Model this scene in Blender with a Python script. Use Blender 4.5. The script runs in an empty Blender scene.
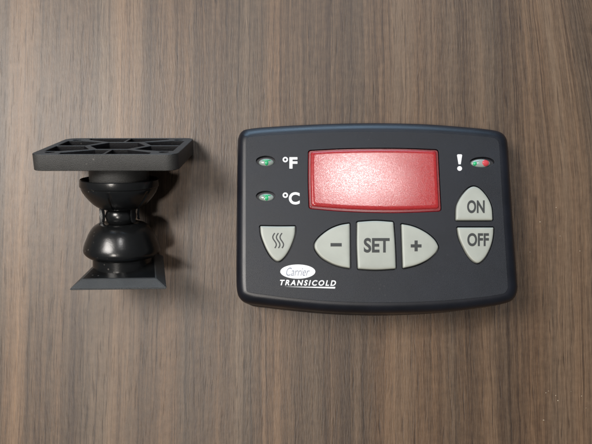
import bpy, bmesh, math, random
from mathutils import Vector, Matrix, noise
rad = math.radians
S = bpy.context.scene
COL = S.collection

# ------------------------------------------------------------------ camera
CAM_D, CAM_P, FPX = 0.32, rad(3.0), 640.0          # distance to table, pitch, focal length (in 592-wide pixels)
cam_d = bpy.data.cameras.new('camera')
cam_d.sensor_width = 36.0
cam_d.lens = FPX / 592.0 * 36.0
cam_d.clip_start, cam_d.clip_end = 0.01, 50
cam = bpy.data.objects.new('camera', cam_d)
COL.objects.link(cam)
CPOS = Vector((0, -CAM_D * math.sin(CAM_P), CAM_D * math.cos(CAM_P)))
cam.location = CPOS
cam.rotation_euler = (CAM_P, 0, 0)
S.camera = cam

# ------------------------------------------------------------------ world, lamps, exposure
w = bpy.data.worlds.new('World'); S.world = w; w.use_nodes = True
w.node_tree.nodes['Background'].inputs[0].default_value = (0.90, 0.95, 1.0, 1)
w.node_tree.nodes['Background'].inputs[1].default_value = 0.11

def area(name, loc, target, sx, sy, power, color):
    l = bpy.data.lights.new(name, 'AREA'); l.shape = 'RECTANGLE'
    l.size, l.size_y, l.energy, l.color = sx, sy, power, color
    o = bpy.data.objects.new(name, l); COL.objects.link(o)
    o.location = loc
    o.rotation_euler = (Vector(target) - Vector(loc)).to_track_quat('-Z', 'Y').to_euler()
    return o
area('ceiling_lamp', (-0.40, -0.42, 1.9), (-0.03, 0, 0), 0.16, 0.16, 13.0, (1.0, 0.93, 0.85))
area('ceiling_panel', (-0.62, 0.26, 1.05), (-0.09, 0.06, 0), 0.36, 0.5, 16.5, (1.0, 0.95, 0.895))
area('ceiling_tube', (0.20, 0.82, 1.72), (0.02, 0, 0), 0.20, 0.18, 6.6, (1.0, 0.97, 0.95))
area('window_light', (-0.10, 1.5, 0.45), (0, 0, 0), 1.0, 0.6, 18.0, (0.50, 0.74, 1.0))
S.view_settings.view_transform = 'Standard'
S.view_settings.look = 'None'
S.view_settings.exposure = 0.0
S.view_settings.gamma = 1.0

# ------------------------------------------------------------------ measuring helpers
def ray(px, py):
    x, y = (px - 296) / FPX, (222 - py) / FPX
    return Vector((x, y * math.cos(CAM_P) + math.sin(CAM_P), y * math.sin(CAM_P) - math.cos(CAM_P)))
def P(px, py, z):
    r = ray(px, py)
    return CPOS + r * ((z - CPOS.z) / r.z)

# ------------------------------------------------------------------ object helpers
def link(name, me, mat=None, parent=None, smooth=False):
    o = bpy.data.objects.new(name, me); COL.objects.link(o)
    if mat is not None:
        me.materials.clear(); me.materials.append(mat)
    if parent is not None: o.parent = parent
    if smooth:
        for p in me.polygons: p.use_smooth = True
        me.set_sharp_from_angle(angle=rad(smooth if smooth is not True else 40))
    return o
def bm_obj(name, bm, mat=None, parent=None, smooth=False, normals=True):
    if normals: bmesh.ops.recalc_face_normals(bm, faces=bm.faces)
    me = bpy.data.meshes.new(name); bm.to_mesh(me); bm.free()
    return link(name, me, mat, parent, smooth)
def empty(name, loc, rot, label, cat):
    o = bpy.data.objects.new(name, None); COL.objects.link(o)
    o.empty_display_size = 0.02
    o.location = loc; o.rotation_euler = rot
    o['label'] = label; o['category'] = cat
    return o
def curve_mesh(curve):
    o = bpy.data.objects.new('tmp_curve', curve); COL.objects.link(o)
    dg = bpy.context.evaluated_depsgraph_get()
    me = bpy.data.meshes.new_from_object(o.evaluated_get(dg))
    bpy.data.objects.remove(o)
    return me
def plate_mesh(loops, thick, bev=0.0, z_top=0.0):
    """sheet with holes: first loop is the outline, the rest are openings; top at z_top"""
    c = bpy.data.curves.new('tmp', 'CURVE'); c.dimensions = '2D'; c.fill_mode = 'BOTH'
    c.extrude = thick / 2 - bev; c.bevel_depth = bev; c.bevel_resolution = 2; c.offset = -bev
    for lp in loops:
        s = c.splines.new('POLY'); s.points.add(len(lp) - 1)
        for p, q in zip(s.points, lp): p.co = (q[0], q[1], 0, 1)
        s.use_cyclic_u = True
    me = curve_mesh(c); bpy.data.curves.remove(c)
    for v in me.vertices: v.co.z += z_top - thick / 2
    return me
def catmull(pts, n=8, closed=False):
    pts = [Vector(p) for p in pts]; out = []
    m = len(pts)
    rng = range(m) if closed else range(m - 1)
    for i in rng:
        p1, p2 = pts[i], pts[(i + 1) % m]
        p0 = pts[i - 1] if (closed or i > 0) else p1 * 2 - p2
        p3 = pts[(i + 2) % m] if (closed or i + 2 < m) else p2 * 2 - p1
        for k in range(n):
            t = k / n
            out.append(0.5 * ((2 * p1) + (p2 - p0) * t + (2 * p0 - 5 * p1 + 4 * p2 - p3) * t * t + (3 * p1 - p0 - 3 * p2 + p3) * t ** 3))
    if not closed: out.append(pts[-1])
    return out
def area2(poly): return sum(poly[i - 1][0] * poly[i][1] - poly[i][0] * poly[i - 1][1] for i in range(len(poly)))
def centroid(poly):
    xs = [p[0] for p in poly]; ys = [p[1] for p in poly]
    return Vector(((min(xs) + max(xs)) / 2, (min(ys) + max(ys)) / 2))
def polar(poly, c, n, phase=0.0):
    out = []
    for k in range(n):
        a = phase + 2 * math.pi * k / n
        d = Vector((math.cos(a), math.sin(a))); best = None
        for i in range(len(poly)):
            p, q = Vector(poly[i - 1][:2]) - c, Vector(poly[i][:2]) - c
            e = q - p; den = d.x * e.y - d.y * e.x
            if abs(den) < 1e-15: continue
            t = (p.x * e.y - p.y * e.x) / den; s = (p.x * d.y - p.y * d.x) / den
            if t > 0 and -1e-9 <= s <= 1 + 1e-9 and (best is None or t > best): best = t
        out.append(c + d * (best or 0))
    return out
def fillet(poly, r, n=5):
    """round every corner sharper than 25 degrees"""
    out = []; m = len(poly)
    for i in range(m):
        a, b, c = Vector(poly[i - 1][:2]), Vector(poly[i][:2]), Vector(poly[(i + 1) % m][:2])
        u, v = (a - b), (c - b)
        if u.length < 1e-9 or v.length < 1e-9: continue
        ang = u.angle(v)
        if math.pi - ang < rad(25): out.append(b); continue
        d = min(r / math.tan(ang / 2), u.length * 0.9, v.length * 0.9)
        s, e = b + u.normalized() * d, b + v.normalized() * d
        for k in range(n + 1):
            t = k / n
            out.append(s * (1 - t) ** 2 + b * 2 * t * (1 - t) + e * t * t)
    return out
def expand(poly, d):
    m = len(poly); sg = 1 if area2(poly) > 0 else -1; out = []
    for i in range(m):
        a, b, c = Vector(poly[i - 1][:2]), Vector(poly[i][:2]), Vector(poly[(i + 1) % m][:2])
        t1, t2 = (b - a).normalized(), (c - b).normalized()
        t = (t1 + t2).normalized()
        nrm = Vector((t.y, -t.x)) * sg
        out.append(b + nrm * d / max(0.5, nrm.dot(Vector((t1.y, -t1.x)) * sg)))
    return out
def loft(bm, loops, cap_first=True, cap_last=True):
    rows = [[bm.verts.new(p) for p in lp] for lp in loops]
    for a, b in zip(rows, rows[1:]):
        n = len(a)
        for i in range(n): bm.faces.new((a[i], a[(i + 1) % n], b[(i + 1) % n], b[i]))
    if cap_first: bm.faces.new(rows[0][::-1])
    if cap_last: bm.faces.new(rows[-1])
    return rows

# ------------------------------------------------------------------ materials
def new_mat(name):
    m = bpy.data.materials.new(name); m.use_nodes = True
    nt = m.node_tree
    return m, nt, nt.nodes['Principled BSDF']
def nd(nt, kind, **kw):
    n = nt.nodes.new(kind)
    for k, v in kw.items():
        if k.startswith('in_'): n.inputs[int(k[3:])].default_value = v
        else: setattr(n, k, v)
    return n
def ramp(nt, stops):
    r = nt.nodes.new('ShaderNodeValToRGB'); e = r.color_ramp.elements
    while len(e) < len(stops): e.new(0.5)
    for x, (p, c) in zip(e, stops):
        x.position = p; x.color = (*c, 1) if len(c) == 3 else c
    return r
def mapping(nt, scale, kind='Object'):
    tc = nd(nt, 'ShaderNodeTexCoord'); mp = nd(nt, 'ShaderNodeMapping')
    mp.inputs['Scale'].default_value = scale
    nt.links.new(tc.outputs[kind], mp.inputs['Vector'])
    return mp
def plastic(name, col, rough, var=0.15, grain=2500, bump=0.05, spec=0.5, specks=0.0, sc=None):
    m, nt, b = new_mat(name); L = nt.links
    mp = mapping(nt, (1, 1, 1))
    n1 = nd(nt, 'ShaderNodeTexNoise'); n1.inputs['Scale'].default_value = grain; n1.inputs['Detail'].default_value = 3
    n2 = nd(nt, 'ShaderNodeTexNoise'); n2.inputs['Scale'].default_value = 90; n2.inputs['Detail'].default_value = 6
    L.new(mp.outputs[0], n1.inputs['Vector']); L.new(mp.outputs[0], n2.inputs['Vector'])
    mx = nd(nt, 'ShaderNodeMixRGB', blend_type='MIX')
    r = ramp(nt, [(0.3, tuple(c * (1 - var) for c in col)), (0.7, tuple(c * (1 + var) for c in col))])
    L.new(n2.outputs['Fac'], r.inputs[0])
    src = r.outputs[0]
    if specks:
        vo = nd(nt, 'ShaderNodeTexVoronoi'); vo.inputs['Scale'].default_value = 420
        n3 = nd(nt, 'ShaderNodeTexNoise'); n3.inputs['Scale'].default_value = 60; n3.inputs['Detail'].default_value = 4
        L.new(mp.outputs[0], vo.inputs['Vector']); L.new(mp.outputs[0], n3.inputs['Vector'])
        r2 = ramp(nt, [(0.10, (1, 1, 1)), (0.20, (0, 0, 0))]); L.new(vo.outputs['Distance'], r2.inputs[0])
        r3 = ramp(nt, [(0.56, (0, 0, 0)), (0.66, (1, 1, 1))]); L.new(n3.outputs['Fac'], r3.inputs[0])
        mu = nd(nt, 'ShaderNodeMath', operation='MULTIPLY'); L.new(r2.outputs[0], mu.inputs[0]); L.new(r3.outputs[0], mu.inputs[1])
        mu2 = nd(nt, 'ShaderNodeMath', operation='MULTIPLY'); mu2.inputs[1].default_value = specks; L.new(mu.outputs[0], mu2.inputs[0])
        L.new(mu2.outputs[0], mx.inputs[0]); L.new(src, mx.inputs[1]); mx.inputs[2].default_value = (0.35, 0.33, 0.30, 1)
        src = mx.outputs[0]
    L.new(src, b.inputs['Base Color'])
    rr = nd(nt, 'ShaderNodeMapRange'); rr.inputs['To Min'].default_value = rough * 0.85; rr.inputs['To Max'].default_value = rough * 1.15
    L.new(n2.outputs['Fac'], rr.inputs['Value']); L.new(rr.outputs[0], b.inputs['Roughness'])
    b.inputs['Specular IOR Level'].default_value = spec
    bp = nd(nt, 'ShaderNodeBump'); bp.inputs['Strength'].default_value = bump; bp.inputs['Distance'].default_value = 0.0005
    L.new(n1.outputs['Fac'], bp.inputs['Height']); L.new(bp.outputs[0], b.inputs['Normal'])
    return m

def wood_material():
    m, nt, b = new_mat('wood laminate'); L = nt.links
    tc = nd(nt, 'ShaderNodeTexCoord')
    sep = nd(nt, 'ShaderNodeSeparateXYZ'); L.new(tc.outputs['Object'], sep.inputs[0])
    def math_(op, a, b_=None):
        n = nd(nt, 'ShaderNodeMath', operation=op)
        for i, q in enumerate((a, b_)):
            if q is None: continue
            if isinstance(q, (int, float)): n.inputs[i].default_value = q
            else: L.new(q, n.inputs[i])
        return n.outputs[0]
    X, Y = sep.outputs[0], sep.outputs[1]
    def nz(sx, sy, detail=4, rough=0.55, x=None, off=0.0):
        cx = nd(nt, 'ShaderNodeCombineXYZ')
        L.new(math_('MULTIPLY', X if x is None else x, sx), cx.inputs[0]); L.new(math_('MULTIPLY', Y, sy), cx.inputs[1])
        cx.inputs[2].default_value = off
        n = nd(nt, 'ShaderNodeTexNoise'); n.inputs['Scale'].default_value = 1; n.inputs['Detail'].default_value = detail
        n.inputs['Roughness'].default_value = rough
        L.new(cx.outputs[0], n.inputs['Vector']); return n.outputs['Fac']
    # slow wander of the grain, and a flame-figured stretch at the right
    warp = math_('MULTIPLY', math_('SUBTRACT', nz(14, 3.0, 2, off=3.1), 0.5), 0.012)
    wig = math_('MULTIPLY', math_('SUBTRACT', nz(160, 60, 2, off=8.4), 0.5), 0.0014)
    fl = nd(nt, 'ShaderNodeMapRange'); fl.interpolation_type = 'SMOOTHSTEP'
    fl.inputs['From Min'].default_value = 0.080; fl.inputs['From Max'].default_value = 0.17; L.new(X, fl.inputs['Value'])
    yy = math_('MAXIMUM', math_('ADD', Y, -0.0), 0.0)
    flame = math_('MULTIPLY', math_('MULTIPLY', math_('MULTIPLY', yy, yy), 1.3), fl.outputs[0])
    xw = math_('ADD', math_('ADD', math_('ADD', X, warp), wig), flame)
    band = nz(62, 0.7, 3, 0.6, xw, 1.7)               # broad light and dark strips
    mid = nz(470, 3.0, 5, 0.70, xw, 4.2)              # growth lines
    line = nz(900, 6.0, 2, 0.5, xw, 31.0)             # thin dark lines
    lite = nz(850, 9.0, 3, 0.6, xw, 37.0)
    fine = nz(2300, 85, 3, 0.6, xw, 7.7)              # fibres
    pore = nz(1300, 55, 1, 0.5, xw, 11.3)             # short dark open pores
    fleck = nz(1500, 240, 2, 0.5, xw, 15.3)
    curl = nz(260, 300, 3, 0.6, xw, 19.0)             # cross figure
    s = math_('ADD', math_('MULTIPLY', band, 0.48), math_('MULTIPLY', mid, 0.40))
    s = math_('ADD', s, math_('MULTIPLY', fine, 0.26))
    s = math_('ADD', s, math_('MULTIPLY', curl, 0.14))
    col = ramp(nt, [(0.50, (0.038, 0.022, 0.014)), (0.595, (0.069, 0.044, 0.027)), (0.675, (0.106, 0.069, 0.043)), (0.82, (0.170, 0.114, 0.072))])
    L.new(s, col.inputs[0])
    tint = nz(55, 0.8, 2, 0.5, xw, 23.0)              # greyer and browner strips
    tr = ramp(nt, [(0.38, (0.90, 0.94, 0.98)), (0.60, (1.08, 1.0, 0.91))]); L.new(tint, tr.inputs[0])
    def mul(a, b_, f=1.0):
        q = nd(nt, 'ShaderNodeMixRGB', blend_type='MULTIPLY'); q.inputs[0].default_value = f
        L.new(a, q.inputs[1]); L.new(b_, q.inputs[2]); return q.outputs[0]
    lr = ramp(nt, [(0.34, (0.64, 0.61, 0.59)), (0.42, (1, 1, 1))]); L.new(line, lr.inputs[0])
    li = ramp(nt, [(0.56, (1, 1, 1)), (0.66, (1.20, 1.17, 1.13))]); L.new(lite, li.inputs[0])
    pr = ramp(nt, [(0.29, (0.52, 0.49, 0.47)), (0.36, (1, 1, 1))]); L.new(pore, pr.inputs[0])
    c_ = mul(mul(mul(mul(col.outputs[0], tr.outputs[0]), lr.outputs[0]), li.outputs[0]), pr.outputs[0], 0.9)
    L.new(c_, b.inputs['Base Color'])
    rr = nd(nt, 'ShaderNodeMapRange'); rr.inputs['To Min'].default_value = 0.38; rr.inputs['To Max'].default_value = 0.50
    L.new(fine, rr.inputs['Value']); L.new(rr.outputs[0], b.inputs['Roughness'])
    b.inputs['Specular IOR Level'].default_value = 0.5
    hgt = math_('ADD', math_('MULTIPLY', fine, 0.6), math_('MULTIPLY', pr.outputs[0], 0.7))
    hgt = math_('ADD', hgt, math_('MULTIPLY', fleck, 0.9))
    bp = nd(nt, 'ShaderNodeBump'); bp.inputs['Strength'].default_value = 0.22; bp.inputs['Distance'].default_value = 0.0004
    L.new(hgt, bp.inputs['Height']); L.new(bp.outputs[0], b.inputs['Normal'])
    return m

M_WOOD = wood_material()
M_HOUSE = plastic('near black navy housing plastic', (0.005, 0.006, 0.010), 0.40, 0.2, 3500, 0.06, spec=0.5)
M_FACE = plastic('charcoal grey membrane', (0.0085, 0.0102, 0.0145), 0.45, 0.14, 5000, 0.16, spec=0.36, specks=0.03)
M_BTN = plastic('pale grey green button plastic', (0.305, 0.318, 0.28), 0.40, 0.08, 3000, 0.01)
M_INK = plastic('grey ink', (0.025, 0.027, 0.026), 0.6, 0.1)
M_WHITE = plastic('white ink', (0.72, 0.72, 0.72), 0.5, 0.03)
M_LOGOINK = plastic('pale blue grey ink', (0.16, 0.18, 0.23), 0.5, 0.2)
M_MOUNT = plastic('dark grey nylon', (0.028, 0.028, 0.027), 0.50, 0.25, 4200, 0.45, specks=0.25)
M_CUP = plastic('glossy black plastic', (0.006, 0.0065, 0.007), 0.25, 0.25, 1500, 0.05, specks=0.22)
M_CAV_SHADE = plastic('painted cell shade black', (0.004, 0.004, 0.005), 0.6, 0.3, 1500, 0.3, spec=0.12, specks=0.25)  # near-black paints the shade in the plate cells, walls and backing
M_CLEAR = plastic('frosted clear lamp epoxy', (0.24, 0.28, 0.26), 0.10, 0.15, 900, 0.15)
M_GREEN = plastic('green lamp core', (0.02, 0.34, 0.13), 0.2, 0.3, 900, 0.1)
M_RED = plastic('red lamp core', (0.45, 0.05, 0.06), 0.2, 0.3, 900, 0.1)
M_CRUMB = plastic('pale crumb', (0.40, 0.32, 0.23), 0.8, 0.2)

def display_material():
    m, nt, b = new_mat('frosted red acrylic'); L = nt.links
    mp = mapping(nt, (1, 1, 1))
    n = nd(nt, 'ShaderNodeTexNoise'); n.inputs['Scale'].default_value = 3300; n.inputs['Detail'].default_value = 1.5
    L.new(mp.outputs[0], n.inputs['Vector'])
    r = ramp(nt, [(0.3, (0.23, 0.011, 0.015)), (0.7, (0.39, 0.032, 0.033))]); L.new(n.outputs['Fac'], r.inputs[0])
    L.new(r.outputs[0], b.inputs['Base Color'])
    vo = nd(nt, 'ShaderNodeTexVoronoi'); vo.inputs['Scale'].default_value = 3200
    L.new(mp.outputs[0], vo.inputs['Vector'])
    rg = nd(nt, 'ShaderNodeMapRange'); rg.inputs['To Min'].default_value = 0.10; rg.inputs['To Max'].default_value = 0.26
    L.new(vo.outputs['Color'], rg.inputs['Value']); L.new(rg.outputs[0], b.inputs['Roughness'])
    b.inputs['Specular IOR Level'].default_value = 0.6
    bp = nd(nt, 'ShaderNodeBump'); bp.inputs['Strength'].default_value = 0.055; bp.inputs['Distance'].default_value = 0.0004
    L.new(n.outputs['Fac'], bp.inputs['Height']); L.new(bp.outputs[0], b.inputs['Normal'])
    return m
M_DISP = display_material()
M_DRED = plastic('deep red acrylic edge', (0.15, 0.004, 0.007), 0.25, 0.2, spec=0.35)

# ------------------------------------------------------------------ the table top
bm = bmesh.new()
bmesh.ops.create_cube(bm, size=1.0)
for v in bm.verts: v.co = Vector((v.co.x * 1.3, v.co.y * 0.9, v.co.z * 0.03 - 0.015))
bmesh.ops.bevel(bm, geom=list(bm.edges), offset=0.002, segments=2, affect='EDGES')
t = bm_obj('tabletop', bm, M_WOOD); t['kind'] = 'structure'

# ------------------------------------------------------------------ the temperature controller
TILT, ZC = rad(9.0), 0.027
FN = Vector((0, math.sin(TILT), math.cos(TILT))); FV = Vector((0, math.cos(TILT), -math.sin(TILT)))
FO = P(376, 220, ZC)
HB = ZC / math.cos(TILT)
ctrl = empty('temperature_controller', FO - FN * HB, (-TILT, 0, 0),
             'charcoal control unit with red display window and pale green buttons, face up on wood', 'controller')
def F(px, py, wz=0.0):
    r = ray(px, py)
    q = CPOS + r * ((FO + FN * wz - CPOS).dot(FN) / r.dot(FN)) - FO - FN * wz
    return Vector((q.x, q.dot(FV)))
def FP(pts): return [F(*p) for p in pts]
PX = (F(377, 220) - F(376, 220)).length         # one photo pixel on the face, in metres
def L3(p, wz): return (p[0], p[1], wz + HB)

outer_px = [(237.8, 150), (238.6, 140), (242, 133.5), (249, 130.9), (270, 128.8), (320, 126.2), (371, 125.1), (420, 126.0), (460, 128.8),
            (485, 131.2), (497, 133.6), (503, 138), (505.8, 146), (507.5, 170), (511.5, 230), (515.2, 280), (515.6, 290), (512.5, 298.5),
            (505, 303.2), (485, 307.0), (450, 311.2), (410, 313.4), (371, 313.8), (330, 312.2), (290, 308.6), (258, 305.0), (246.5, 303.2), (240, 298.5),
            (237.2, 290), (236.6, 270), (237.0, 220), (237.5, 180)]
face_px = [(246.3, 150), (246.4, 142), (247.6, 138.2), (251, 137.1), (270, 135.3), (320, 132.6), (371, 131.6), (420, 132.4), (460, 134.6),
           (485, 136.9), (494, 138.2), (498, 141.2), (499.3, 147), (500.6, 170), (504.2, 230), (507.4, 280), (507.5, 288), (505.3, 292.4),
           (500, 294.2), (485, 296.6), (450, 300.0), (410, 302.0), (371, 302.3), (330, 301.0), (290, 297.6), (258, 293.4), (249.8, 292.2), (247.3, 290.8),
           (246.5, 287), (246.2, 270), (246.2, 220), (246.2, 180)]
NP = 360
fc = F(376, 217)
face_poly = catmull(FP(face_px), 8, True)
outer_poly = catmull([F(x, y, -0.0075) for x, y in outer_px], 8, True)
# angles denser at the corners: walk the outer outline itself
angs = [math.atan2(p.y - fc.y, p.x - fc.x) for p in outer_poly]
def polar_at(poly, angs):
    out = []
    for a in angs:
        d = Vector((math.cos(a), math.sin(a))); best = 0
        for i in range(len(poly)):
            p, q = poly[i - 1] - fc, poly[i] - fc
            e = q - p; den = d.x * e.y - d.y * e.x
            if abs(den) < 1e-15: continue
            tt = (p.x * e.y - p.y * e.x) / den; ss = (p.x * d.y - p.y * d.x) / den
            if tt > 0 and -1e-6 <= ss <= 1 + 1e-6: best = max(best, tt)
        out.append(fc + d * best)
    return out
A0, A1 = polar_at(face_poly, angs), polar_at(outer_poly, angs)
def mixloop(tq, wz): return [L3(a.lerp(b_, tq), wz) for a, b_ in zip(A0, A1)]
def table_w(p): return (-ZC + p.y * math.sin(TILT) + 0.0003) / math.cos(TILT)
loops = [mixloop(0.0, -0.0016), mixloop(0.0, -0.0003), mixloop(0.03, -0.00008)]
RB = 0.0058
for k in range(1, 11):
    ph = math.pi / 2 * k / 10
    loops.append(mixloop(0.05 + 0.95 * math.sin(ph), -0.0001 - RB * (1 - math.cos(ph))))
loops.append(mixloop(1.0, -0.0105)); loops.append(mixloop(0.93, -0.0109)); loops.append(mixloop(0.93, -0.0115)); loops.append(mixloop(0.98, -0.0119))
last = [a.lerp(b_, 0.80) for a, b_ in zip(A0, A1)]
loops.append([L3(p, table_w(p)) for p in last])
bm = bmesh.new(); loft(bm, loops)
bm_obj('housing', bm, M_HOUSE, ctrl, 50)

# openings and buttons, outlines as seen on the face
def seg(*parts):
    out = []
    for p in parts:
        d = catmull([F(*q) for q in p], 8) if len(p) > 2 else [F(*q) for q in p]
        if out and (out[-1] - d[0]).length < 1e-9: d = d[1:]
        out += d
    if (out[0] - out[-1]).length < 1e-9: out.pop()
    return out
BTN = {
 'heat': seg([(260.3, 226.2), (278, 226.5), (295.2, 226.4)], [(295.2, 226.4), (294.8, 234), (292.6, 242), (288.6, 251), (283.5, 258), (278, 261.2), (272.5, 258), (267.5, 251), (263.4, 242), (260.9, 234), (260.3, 226.2)]),
 'minus': seg([(349.6, 223.6), (340, 225.3), (330, 229.3), (321, 235.8), (316, 241.5), (314.5, 246), (316, 250.8), (322, 257.8), (332, 263.6), (341, 266.6), (350.0, 268.2)], [(350.0, 268.2), (349.6, 223.6)]),
 'set': seg([(357.1, 222.1), (375, 221.0), (393.2, 222.1)], [(393.2, 222.1), (394.8, 245), (395.7, 268.6)], [(395.7, 268.6), (376, 269.7), (357.9, 268.8)], [(357.9, 268.8), (356.9, 245), (357.1, 222.1)]),
 'plus': seg([(401.4, 224.2), (410, 225.8), (418, 228.6), (427, 233.6), (434, 239.6), (437.6, 245.5), (437.6, 248.8), (434.5, 253.8), (427, 260.0), (416, 265.0), (402.9, 268.2)], [(402.9, 268.2), (401.4, 224.2)]),
 'on': seg([(455.8, 220.3), (456.2, 208), (458.6, 201), (463, 194.2), (468.5, 188.6), (473.6, 186.7), (479, 188.6), (484.6, 194.2), (489, 201), (491.6, 209), (492.4, 220.3)], [(492.4, 220.3), (455.8, 220.3)]),
 'off': seg([(457.2, 227.6), (493.3, 227.6)], [(493.3, 227.6), (492.8, 236), (490.8, 245), (486.6, 254.5), (482, 260.5), (477.6, 263.0), (472.5, 260.6), (467.2, 254.5), (461.6, 244), (458.6, 236), (457.2, 227.6)]),
}
DISP = seg([(308.2, 150.4), (340, 148.8), (373, 148.2), (405, 148.4), (438.4, 149.6)], [(438.4, 149.6), (439.8, 180), (441.4, 211.2)], [(441.4, 211.2), (405, 212.6), (373, 212.6), (340, 211.2), (308.9, 208.6)], [(308.9, 208.6), (308.0, 180), (308.2, 150.4)])
DISP = fillet(DISP, 3.2 * PX)
def ell(cx, cy, rx, ry, n=40):
    return [F(cx + rx * math.cos(2 * math.pi * k / n), cy - ry * math.sin(2 * math.pi * k / n)) for k in range(n)]
LEDS = {'f': (265.7, 161.0, 9.7, 5.2), 'c': (265.7, 196.1, 9.7, 5.2), 'alarm': (482.2, 162.1, 12.4, 5.2)}
for k in BTN: BTN[k] = fillet(BTN[k], 1.6 * PX)
holes = [expand(p, 1.25 * PX) for p in BTN.values()] + [expand(DISP, 0.35 * PX)] + [ell(*e) for e in LEDS.values()]
outline = expand(face_poly, 0.25 * PX)
fp = plate_mesh([outline] + holes, 0.0013, 0.00010, 0.00003)
for v in fp.vertices: v.co.z += HB
link('face_panel', fp, M_FACE, ctrl, 30)

# display window: deep red flange with a frosted raised pane
bm = bmesh.new()
dc = centroid(DISP); dp = DISP
inner = expand(DISP, -1.0 * PX)
def shrink(l=0, r=0, t=0, b_=0, base=None):
    base = base or DISP
    c = dc; x0 = min(p.x for p in base); x1 = max(p.x for p in base); y0 = min(p.y for p in base); y1 = max(p.y for p in base)
    return [Vector((x0 + l * PX + (p.x - x0) * ((x1 - x0) - (l + r) * PX) / (x1 - x0), y0 + b_ * PX + (p.y - y0) * ((y1 - y0) - (t + b_) * PX) / (y1 - y0))) for p in base]
loft(bm, [[L3(p, -0.0014) for p in DISP], [L3(p, -0.0008) for p in DISP], [L3(p, -0.0004) for p in shrink(.8, .6, .5, .8)], [L3(p, -0.0004) for p in shrink(2.4, 1.8, 1.2, 2.4)]])
dsp = bm_obj('display', bm, M_DRED, ctrl, 40)
bm = bmesh.new()
loft(bm, [[L3(p, -0.0005) for p in shrink(2.6, 2.1, 1.7, 2.8)], [L3(p, -0.00005) for p in shrink(2.9, 2.3, 1.9, 3.2)], [L3(p, 0.0003) for p in shrink(3.6, 3.0, 2.6, 4.0)], [L3(p, 0.00042) for p in shrink(4.6, 4.0, 3.6, 5.0)], [L3(p, 0.00044) for p in shrink(6.5, 6, 5.5, 7)]])
bm_obj('pane', bm, M_DISP, dsp, 60)

BTOP = 0.0008
def button(key, label):
    poly = BTN[key]; bm = bmesh.new(); c = centroid(poly)
    ins = [(0.0, -0.0014), (0.0, 0.0002), (0.22, 0.00042), (0.6, 0.0006), (1.3, 0.00072), (2.6, 0.00078), (4.5, BTOP)]
    xs = [p.x for p in poly]; hw = (max(xs) - min(xs)) / 2
    lp = []
    for d, wz in ins:
        f = 1 - d * PX / hw
        hy = (max(p.y for p in poly) - min(p.y for p in poly)) / 2
        fy = 1 - d * PX / hy
        lp.append([L3((c.x + (p.x - c.x) * f, c.y + (p.y - c.y) * fy), wz) for p in poly])
    loft(bm, lp)
    o = bm_obj('button', bm, M_BTN, ctrl, 60); o['label'] = label
    return o
B = {'heat': button('heat', 'shield shaped button with three wavy lines'), 'minus': button('minus', 'half oval button with a minus sign'),
     'set': button('set', 'square middle button reading SET'), 'plus': button('plus', 'half oval button with a plus sign'),
     'on': button('on', 'arched button reading ON'), 'off': button('off', 'inverted arch button reading OFF')}

# printing
def text_mesh(s, box, wz, bold=0.0, shear=0.0, thick=0.00004, drop=0.0, spacing=1.0):
    c = bpy.data.curves.new('tmp', 'FONT'); c.body = s; c.size = 1.0; c.offset = bold; c.shear = shear; c.extrude = 0.01
    c.resolution_u = 6; c.space_character = spacing
    me = curve_mesh(c); bpy.data.curves.remove(c)
    xs = [v.co.x for v in me.vertices]; ys = [v.co.y for v in me.vertices]
    x0, x1, y0, y1 = min(xs), max(xs), min(ys), max(ys)
    for v in me.vertices:
        a, b_ = (v.co.x - x0) / (x1 - x0), (v.co.y - y0) / (y1 - y0)
        q = F(box[0] + (box[2] - box[0]) * a, box[3] + (box[1] - box[3]) * b_ + drop * a)
        v.co = Vector(L3(q, wz + (thick if v.co.z > 0 else 0)))
    return me
def flat(polys, wz, thick=0.00004):
    bm = bmesh.new()
    for poly in polys:
        if area2(poly) < 0: poly = poly[::-1]
        loft(bm, [[L3(p, wz) for p in poly], [L3(p, wz + thick) for p in poly]])
    return bm
def stroke(pts, wd):
    n = len(pts); l, r = [], []
    for i in range(n):
        tq = (pts[min(i + 1, n - 1)] - pts[max(i - 1, 0)]).normalized(); nn = Vector((-tq.y, tq.x)) * wd / 2
        l.append(pts[i] + nn); r.append(pts[i] - nn)
    return l + r[::-1]
WT = BTOP + 0.00001
link('lettering', text_mesh('SET', (363.6, 238.2, 389.4, 253.0), WT, 0.032), M_INK, B['set'])
link('lettering', text_mesh('ON', (466.6, 200.6, 484.2, 213.6), WT, 0.032), M_INK, B['on'])
link('lettering', text_mesh('OFF', (466.8, 233.4, 488.4, 246.6), WT, 0.032), M_INK, B['off'])
def rect(x0, y0, x1, y1): return FP([(x0, y0), (x1, y0), (x1, y1), (x0, y1)])
bm_obj('minus_sign', flat([rect(330.4, 243.4, 341.6, 246.8)], WT), M_INK, B['minus'])
cx, cy, a_, h_ = 415.8, 246.2, 5.4, 1.6
bm_obj('plus_sign', flat([FP([(cx - h_, cy - a_), (cx + h_, cy - a_), (cx + h_, cy - h_), (cx + a_, cy - h_), (cx + a_, cy + h_), (cx + h_, cy + h_), (cx + h_, cy + a_), (cx - h_, cy + a_), (cx - h_, cy + h_), (cx - a_, cy + h_), (cx - a_, cy - h_), (cx - h_, cy - h_)])], WT), M_INK, B['plus'])
waves = []
for k in range(3):
    ox = 274.6 + 3.6 * k
    pts = [F(ox + 1.75 * math.sin(-2 * math.pi * tt / 20.0 * 1.0 + 0.15), 233.4 + 15.0 * tt / 20) for tt in range(21)]
    waves.append(stroke(pts, 1.25 * PX))
bm_obj('heat_symbol', flat(waves, WT), M_INK, B['heat'])
WF = 0.00001
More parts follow.
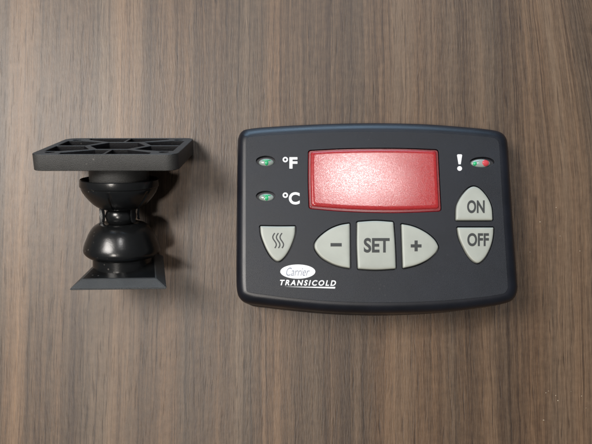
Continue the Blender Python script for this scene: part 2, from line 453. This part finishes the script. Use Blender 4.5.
def ring(cx, cy, ro, ri, n=28):
    o_, i_ = ell(cx, cy, ro, ro, n), ell(cx, cy, ri, ri, n)
    return [[o_[k], o_[(k + 1) % n], i_[(k + 1) % n], i_[k]] for k in range(n)]
def degree(cx, cy, ro, ri, parent):
    bm = bmesh.new(); n = 28
    o_, i_ = ell(cx, cy, ro, ro, n), ell(cx, cy, ri, ri, n)
    rows = [[bm.verts.new(L3(p, wz)) for p in lp] for lp, wz in ((o_, WF), (o_, WF + 4e-5), (i_, WF + 4e-5), (i_, WF))]
    for q in range(4):
        a, b_ = rows[q], rows[(q + 1) % 4]
        for k in range(n): bm.faces.new((a[k], a[(k + 1) % n], b_[(k + 1) % n], b_[k]))
    return bm_obj('degree_sign', bm, M_WHITE, parent)
degree(285.3, 159.6, 2.7, 1.25, ctrl); degree(285.3, 195.2, 2.7, 1.25, ctrl)
link('unit_letter', text_mesh('F', (289.4, 157.2, 297.4, 168.6), WF, 0.034), M_WHITE, ctrl)
link('unit_letter', text_mesh('C', (288.8, 192.2, 299.7, 204.5), WF, 0.032), M_WHITE, ctrl)
dot = ell(459.6, 168.5, 2.4, 2.35, 20)
bm_obj('warning_mark', flat([FP([(457.0, 155.2), (457.7, 154.4), (461.4, 154.4), (462.1, 155.2), (460.7, 164.3), (458.5, 164.3)]), dot], WF), M_WHITE, ctrl)
bg = bm_obj('emblem', flat([ell(297.8, 271.6, 17.5, 7.1, 48)], WF), M_WHITE, ctrl)
link('emblem_lettering', text_mesh('Carrier', (286.2, 267.6, 309.6, 275.8), WF + 0.00005, -0.004, 0.35), M_LOGOINK, bg)
link('lettering', text_mesh('TRANSICOLD', (280.0, 279.7, 336.0, 285.3), WF, 0.028, 0.25, drop=0.7, spacing=1.36), M_WHITE, ctrl)
bm_obj('underline', flat([FP([(284, 286.6), (335.4, 286.9), (334.9, 288.6), (300, 287.3)])], WF), M_WHITE, ctrl)

# indicator lamps
def lamp(key, label):
    ex, ey, rx, ry = LEDS[key]
    def dome(cx, cy, ax, ay, top, a0=0, a1=2 * math.pi, n=28, base=-0.0014):
        bm = bmesh.new(); full = abs(a1 - a0 - 2 * math.pi) < 1e-6
        m = n if full else n + 1
        lp = []
        for s, hz in ((1, base), (1, -0.0010), (0.94, 0.35), (0.8, 0.65), (0.55, 0.88), (0.25, 0.98)):
            wz = hz if hz < 0 else -0.0010 + (top + 0.0010) * hz
            lp.append([L3(F(cx + ax * s * math.cos(a0 + (a1 - a0) * k / n), cy - ay * s * math.sin(a0 + (a1 - a0) * k / n)), wz) for k in range(m)])
        loft(bm, lp); return bm
    if key == 'alarm':
        o = bm_obj('indicator_lamp', dome(481.0, 162.8, 9.8, 4.3, 0.0002), M_CLEAR, ctrl, 50)
        bm_obj('lamp_core', dome(484.6, 162.8, 5.4, 3.7, 0.0003), M_RED, o, 50)
        bm_obj('lamp_core', dome(475.4, 163.3, 2.6, 2.6, 0.0003), M_GREEN, o, 50)
    else:
        o = bm_obj('indicator_lamp', dome(266.4, ey + 0.9, 7.6, 3.9, 0.0002), M_CLEAR, ctrl, 50)
        bm_obj('lamp_core', dome(266.6, ey + 1.5, 3.1, 3.1, 0.0004), M_GREEN, o, 50)
        bm_obj('lamp_core', dome(266.6, ey - 0.5, 5.6, 1.3, 0.00036), M_GREEN, o, 50)
    o['label'] = label
lamp('f', 'green lamp beside the degree F mark'); lamp('c', 'green lamp beside the degree C mark'); lamp('alarm', 'red and green lamp beside the exclamation mark')

# ------------------------------------------------------------------ the ball mount lying on its side
ZN, ZF = 0.048, 0.0012
pa, pb_, pcx, pd = P(32.5, 154.6, ZN), P(181.0, 154.2, ZN), P(64.5, 138, ZF), P(190.8, 138, ZF)
wu = ((pb_ - pa) + (pd - pcx)).normalized()
dv = ((pcx - pa) + (pd - pb_)); dv = (dv - wu * dv.dot(wu)).normalized()
nv = wu.cross(dv); nv = nv if nv.y > 0 else -nv
pc = (pa + pb_ + pcx + pd) / 4
PW = ((pb_ - pa).length); PD = ((pcx - pa) + (pd - pb_)).length / 2
mount = empty('ball_joint_mount', (pc.x, P(120, 225, 0.02).y, 0), (0, 0, 0),
              'black plastic ball mount with ribbed plate, lying on its side left of the control unit', 'mount')
MO = mount.location.copy()
# plate frame: local x = wu, local y = towards the table, local z = outwards
PM = Matrix((( wu.x, dv.x, nv.x), (wu.y, dv.y, nv.y), (wu.z, dv.z, nv.z)))
def to_plate(me):
    flip = PM.determinant() < 0
    for v in me.vertices: v.co = pc + PM @ v.co - MO
    if flip: me.flip_normals()
    return me
def rrect(hw, hd, r, n=8):
    out = []
    for sx, sy, a0 in ((1, 1, 0), (-1, 1, 90), (-1, -1, 180), (1, -1, 270)):
        for k in range(n + 1):
            a = rad(a0 + 90 * k / n)
            out.append(Vector((sx * (hw - r) + r * math.cos(a), sy * (hd - r) + r * math.sin(a))))
    return out
HW, HD, RC = PW / 2, PD / 2, 0.0052
TH = 0.0072
rim = 0.0035
def sector_holes():
    """eight openings between a centre cell, eight ribs and the rim, and four screw holes"""
    iw, idp = HW - 0.0034, HD - 0.0015
    holes = []
    hexa = [(0.0128 * math.cos(rad(a)) * HW / 0.0315, 0.0116 * math.sin(rad(a)) * HD / 0.025) for a in (0, 58, 122, 180, 238, 302)]
    holes.append(fillet([Vector(h) for h in hexa], 0.0008))
    # outer ring of the centre cell
    oc = [Vector(h) * 1.15 for h in hexa]
    cb = 0.0078                                   # corner boss size
    g = 0.0006                                    # half rib width
    for sx in (1, -1):
        for sy in (1, -1):
            def q(x, y): return Vector((sx * x, sy * y))
            ox, oy = oc[1].x, oc[1].y
            hx = oc[0].x
            # opening along the near or far edge
            holes.append([q(g, oy + 0.0002), q(ox - 0.0006, oy + 0.0002), q(iw - cb - 0.001, idp - 0.0042), q(iw - cb - 0.001, idp), q(g, idp)])
            # opening along the left or right edge
            holes.append([q(hx + 0.0006, g), q(iw, g), q(iw, idp - cb), q(iw - cb + 0.0015, idp - cb), q(ox + 0.0022, oy - 0.0006)])
            cxh, cyh = HW - 0.0068, HD - 0.0066
            holes.append([q(cxh + 0.0021 * math.cos(rad(15 * k)), cyh + 0.0021 * math.sin(rad(15 * k))) for k in range(24)])
    return [fillet(h, 0.0006, 3) if len(h) < 10 else h for h in holes]
me = plate_mesh([rrect(HW, HD, RC)] + sector_holes(), TH, 0.0003, 0.0)
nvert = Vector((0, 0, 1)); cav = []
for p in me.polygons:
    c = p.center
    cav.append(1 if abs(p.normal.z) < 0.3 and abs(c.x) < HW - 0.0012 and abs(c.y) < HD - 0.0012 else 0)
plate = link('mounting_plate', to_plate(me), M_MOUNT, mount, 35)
me.materials.append(M_CAV_SHADE)                           # shade inside the cells, painted onto their walls as near-black
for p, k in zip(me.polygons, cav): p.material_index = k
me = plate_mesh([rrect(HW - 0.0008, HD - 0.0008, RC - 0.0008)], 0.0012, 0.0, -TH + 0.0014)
link('backing', to_plate(me), M_CAV_SHADE, plate)

q0, q1, q2, q3 = P(69.6, 290.2, 0.0385), P(166.6, 289.3, 0.0385), P(163.2, 256.5, 0.0006), P(103.0, 257.5, 0.0006)
fc3 = (q0 + q1 + q2 + q3) / 4
fx = ((q1 - q0) + (q2 - q3)).normalized()
fy = (q3 + q2 - q0 - q1); fy = (fy - fx * fy.dot(fx)).normalized()
fz = fx.cross(fy); fz = fz if fz.y > 0 else -fz                      # towards the ball
# swivel axis from the plate to the foot
a_top, a_bot = P(119.0, 166, 0.0282), P(123.4, 283, 0.0153)
ax = (a_bot - a_top); ALEN = ax.length; ax.normalize()
e1 = Vector((1, 0, 0)); e1 = (e1 - ax * e1.dot(ax)).normalized(); e2 = ax.cross(e1)
AP = ALEN / 117.0                                    # one photo pixel along the axis
RP = 0.000462                                        # one photo pixel across it
def lathe(name, prof, mat, parent=None, n=72, angle=35, groove=None):
    bm = bmesh.new(); rows = []
    for y, r in prof:
        c = a_top + ax * ((y - 166) * AP) - MO
        def cut(k):                                   # split lines between the jaws of a cup
            if not groove or not (groove[0] <= y <= groove[1]): return 0.0
            a = (360.0 * k / n - groove[2]) % groove[3]
            return groove[4] if min(a, groove[3] - a) < 360.0 / n * 0.9 else 0.0
        rows.append([c + (e1 * math.cos(2 * math.pi * k / n) + e2 * math.sin(2 * math.pi * k / n)) * max(r - cut(k), 0.01) * RP for k in range(n)])
    for row in rows:                                  # stems stop inside the plates they stand on
        for q in row:
            h = (q + MO - fc3).dot(fz) - 0.0022
            if h < 0: q -= ax * (h / ax.dot(fz))
            h = (q + MO - pc).dot(nv) + TH - 0.0008
            if h > 0: q -= ax * (h / ax.dot(nv))
    loft(bm, rows)
    return bm_obj(name, bm, mat, parent or mount, angle)
lathe('plate_stem', [(160, 29), (181, 29), (182, 28.5), (186, 28.0)], M_MOUNT)
lathe('upper_cup', [(186, 27), (181.0, 34.0), (178.8, 36.2), (178.2, 37.4), (178.8, 38.2), (184.6, 38.6), (185.4, 38.3), (186.0, 37.4), (187.6, 37.2), (191, 35.6), (195, 32.9), (199, 29.6), (202, 26.8), (204.6, 23.6), (206.2, 20.8), (206.9, 18.6), (206.9, 15)], M_CUP, n=160, groove=(191, 206.95, 31, 60, 1.7))
lathe('ball', [(204, 8), (206.5, 11.6), (210, 14.2), (214.5, 15.4), (219, 14.4), (222, 12.2), (225, 8)], M_CUP)
lathe('lower_cup', [(222.6, 12.0), (221.4, 16.0), (221.4, 19.6), (222.6, 23.4), (225, 27.2), (228.4, 30.0), (232, 32.2), (236, 34.0), (240, 35.8), (244, 37.2), (247.2, 37.8), (249.4, 37.6), (251.4, 36.4), (253.4, 34.2), (254.8, 31.8), (255.0, 28.5)], M_CUP, n=120)
for k, a in enumerate((-62, 58, 118, 180, 240)):        # claws of the upper cup closing on the ball
    d = e1 * math.sin(rad(a)) + (e2 if e2.z > 0 else -e2) * math.cos(rad(a))
    t_ = ax.cross(d)
    bm = bmesh.new(); rows = []
    for y, r, hw in ((204.5, 19.0, 3.2), (208, 17.8, 3.0), (213, 17.2, 2.6), (217.5, 17.4, 2.3), (219.5, 18.2, 2.1)):
        c = a_top + ax * ((y - 166) * AP) - MO
        rows.append([c + (d * (r + dr) + t_ * hw * sg) * RP for dr, sg in ((0.9, 1), (0.9, -1), (-1.4, -1), (-1.4, 1))])
    loft(bm, rows)
    bmesh.ops.bevel(bm, geom=list(bm.edges), offset=0.0002, segments=2, affect='EDGES')
    bm_obj('claw', bm, M_CUP, mount, 35)
lathe('foot_stem', [(253, 29.0), (262, 29.2), (271, 29.5), (276, 29.8)], M_CUP)
# little retaining clip beside the neck
bm = bmesh.new()
pts = [(205.5, -18.2, 2.5), (208, -17.6, 6.5), (214, -17.2, 7.5), (221, -17.4, 7.5), (226, -18.4, 17.5), (231, -19.0, 22.5)]
rows = []
for y, ox, oz in pts:
    c = a_top + ax * ((y - 166) * AP) - MO
    base = c + e1 * ox * RP - e2 * 0
    up = e2 if e2.z > 0 else -e2
    base = base + up * oz * RP
    h = 1.9 * RP
    rows.append([base + e1 * h + up * h * .6, base - e1 * h + up * h * .6, base - e1 * h - up * h * 2.2, base + e1 * h - up * h * 2.2])
loft(bm, rows)
bmesh.ops.bevel(bm, geom=list(bm.edges), offset=0.00025, segments=2, affect='EDGES')
bm_obj('retaining_clip', bm, M_CUP, mount, 35)

# foot: a tapered dovetail plate with mitred edges
quad = [Vector(((q - fc3).dot(fx), (q - fc3).dot(fy))) for q in (q0, q1, q2, q3)]
ins = expand(quad, -0.0042)
fh = 0.0036
bm = bmesh.new()
def f3(p, z): return fc3 + fx * p[0] + fy * p[1] + fz * z - MO
loft(bm, [[f3(p, 0) for p in quad], [f3(p, 0.0006) for p in quad], [f3(p, fh) for p in ins]])
bmesh.ops.bevel(bm, geom=list(bm.edges), offset=0.00025, segments=2, affect='EDGES')
foot = bm_obj('foot_plate', bm, M_MOUNT, mount, 35)
bm = bmesh.new(); top = expand(ins, -0.0004)
loft(bm, [[f3(p, fh - 0.0004) for p in top], [f3(p, fh + 0.00012) for p in top]])
bm_obj('foot_top_shade', bm, M_CUP, foot, 35)  # thin black sheet painting the shade the cup leaves on the foot

# ------------------------------------------------------------------ crumbs on the wood
random.seed(4)
for i, (px, py, r) in enumerate([(545.8, 392.8, 1.0), (548.5, 391, .7), (555.5, 395.5, 1.0), (557.8, 400.5, .9), (543.3, 420, 1.0), (581.5, 396, .8), (571, 391.5, .5), (556, 207.5, .7), (540, 222, .8), (560, 236, .6), (579.8, 251, .7), (530, 252, .5), (586, 408, .5)]):
    bm = bmesh.new(); bmesh.ops.create_icosphere(bm, subdivisions=2, radius=r * 0.00030)
    sx, sy = random.uniform(.8, 1.3), random.uniform(.7, 1.2)
    for v in bm.verts:
        k = 1 + 0.5 * noise.noise(v.co * 3500 + Vector((i * 7.1, 0, 0)))
        v.co = Vector((v.co.x * k * sx, v.co.y * k * sy, v.co.z * k * .7))
    zmin = min(v.co.z for v in bm.verts)
    for v in bm.verts: v.co.z -= zmin
    o = bm_obj('crumb', bm, M_CRUMB, None, 60)
    o.location = P(px, py, 0.00002)
    o['label'] = 'tiny pale crumb on the bare wood right of the control unit'
    o['category'] = 'crumb'; o['group'] = 'crumbs scattered on the wood'
print('PLATE', PW, PD, 'n', nv[:], 'axis', ax[:], 'foot n', fz[:], 'FO', FO[:], 'PX', PX)
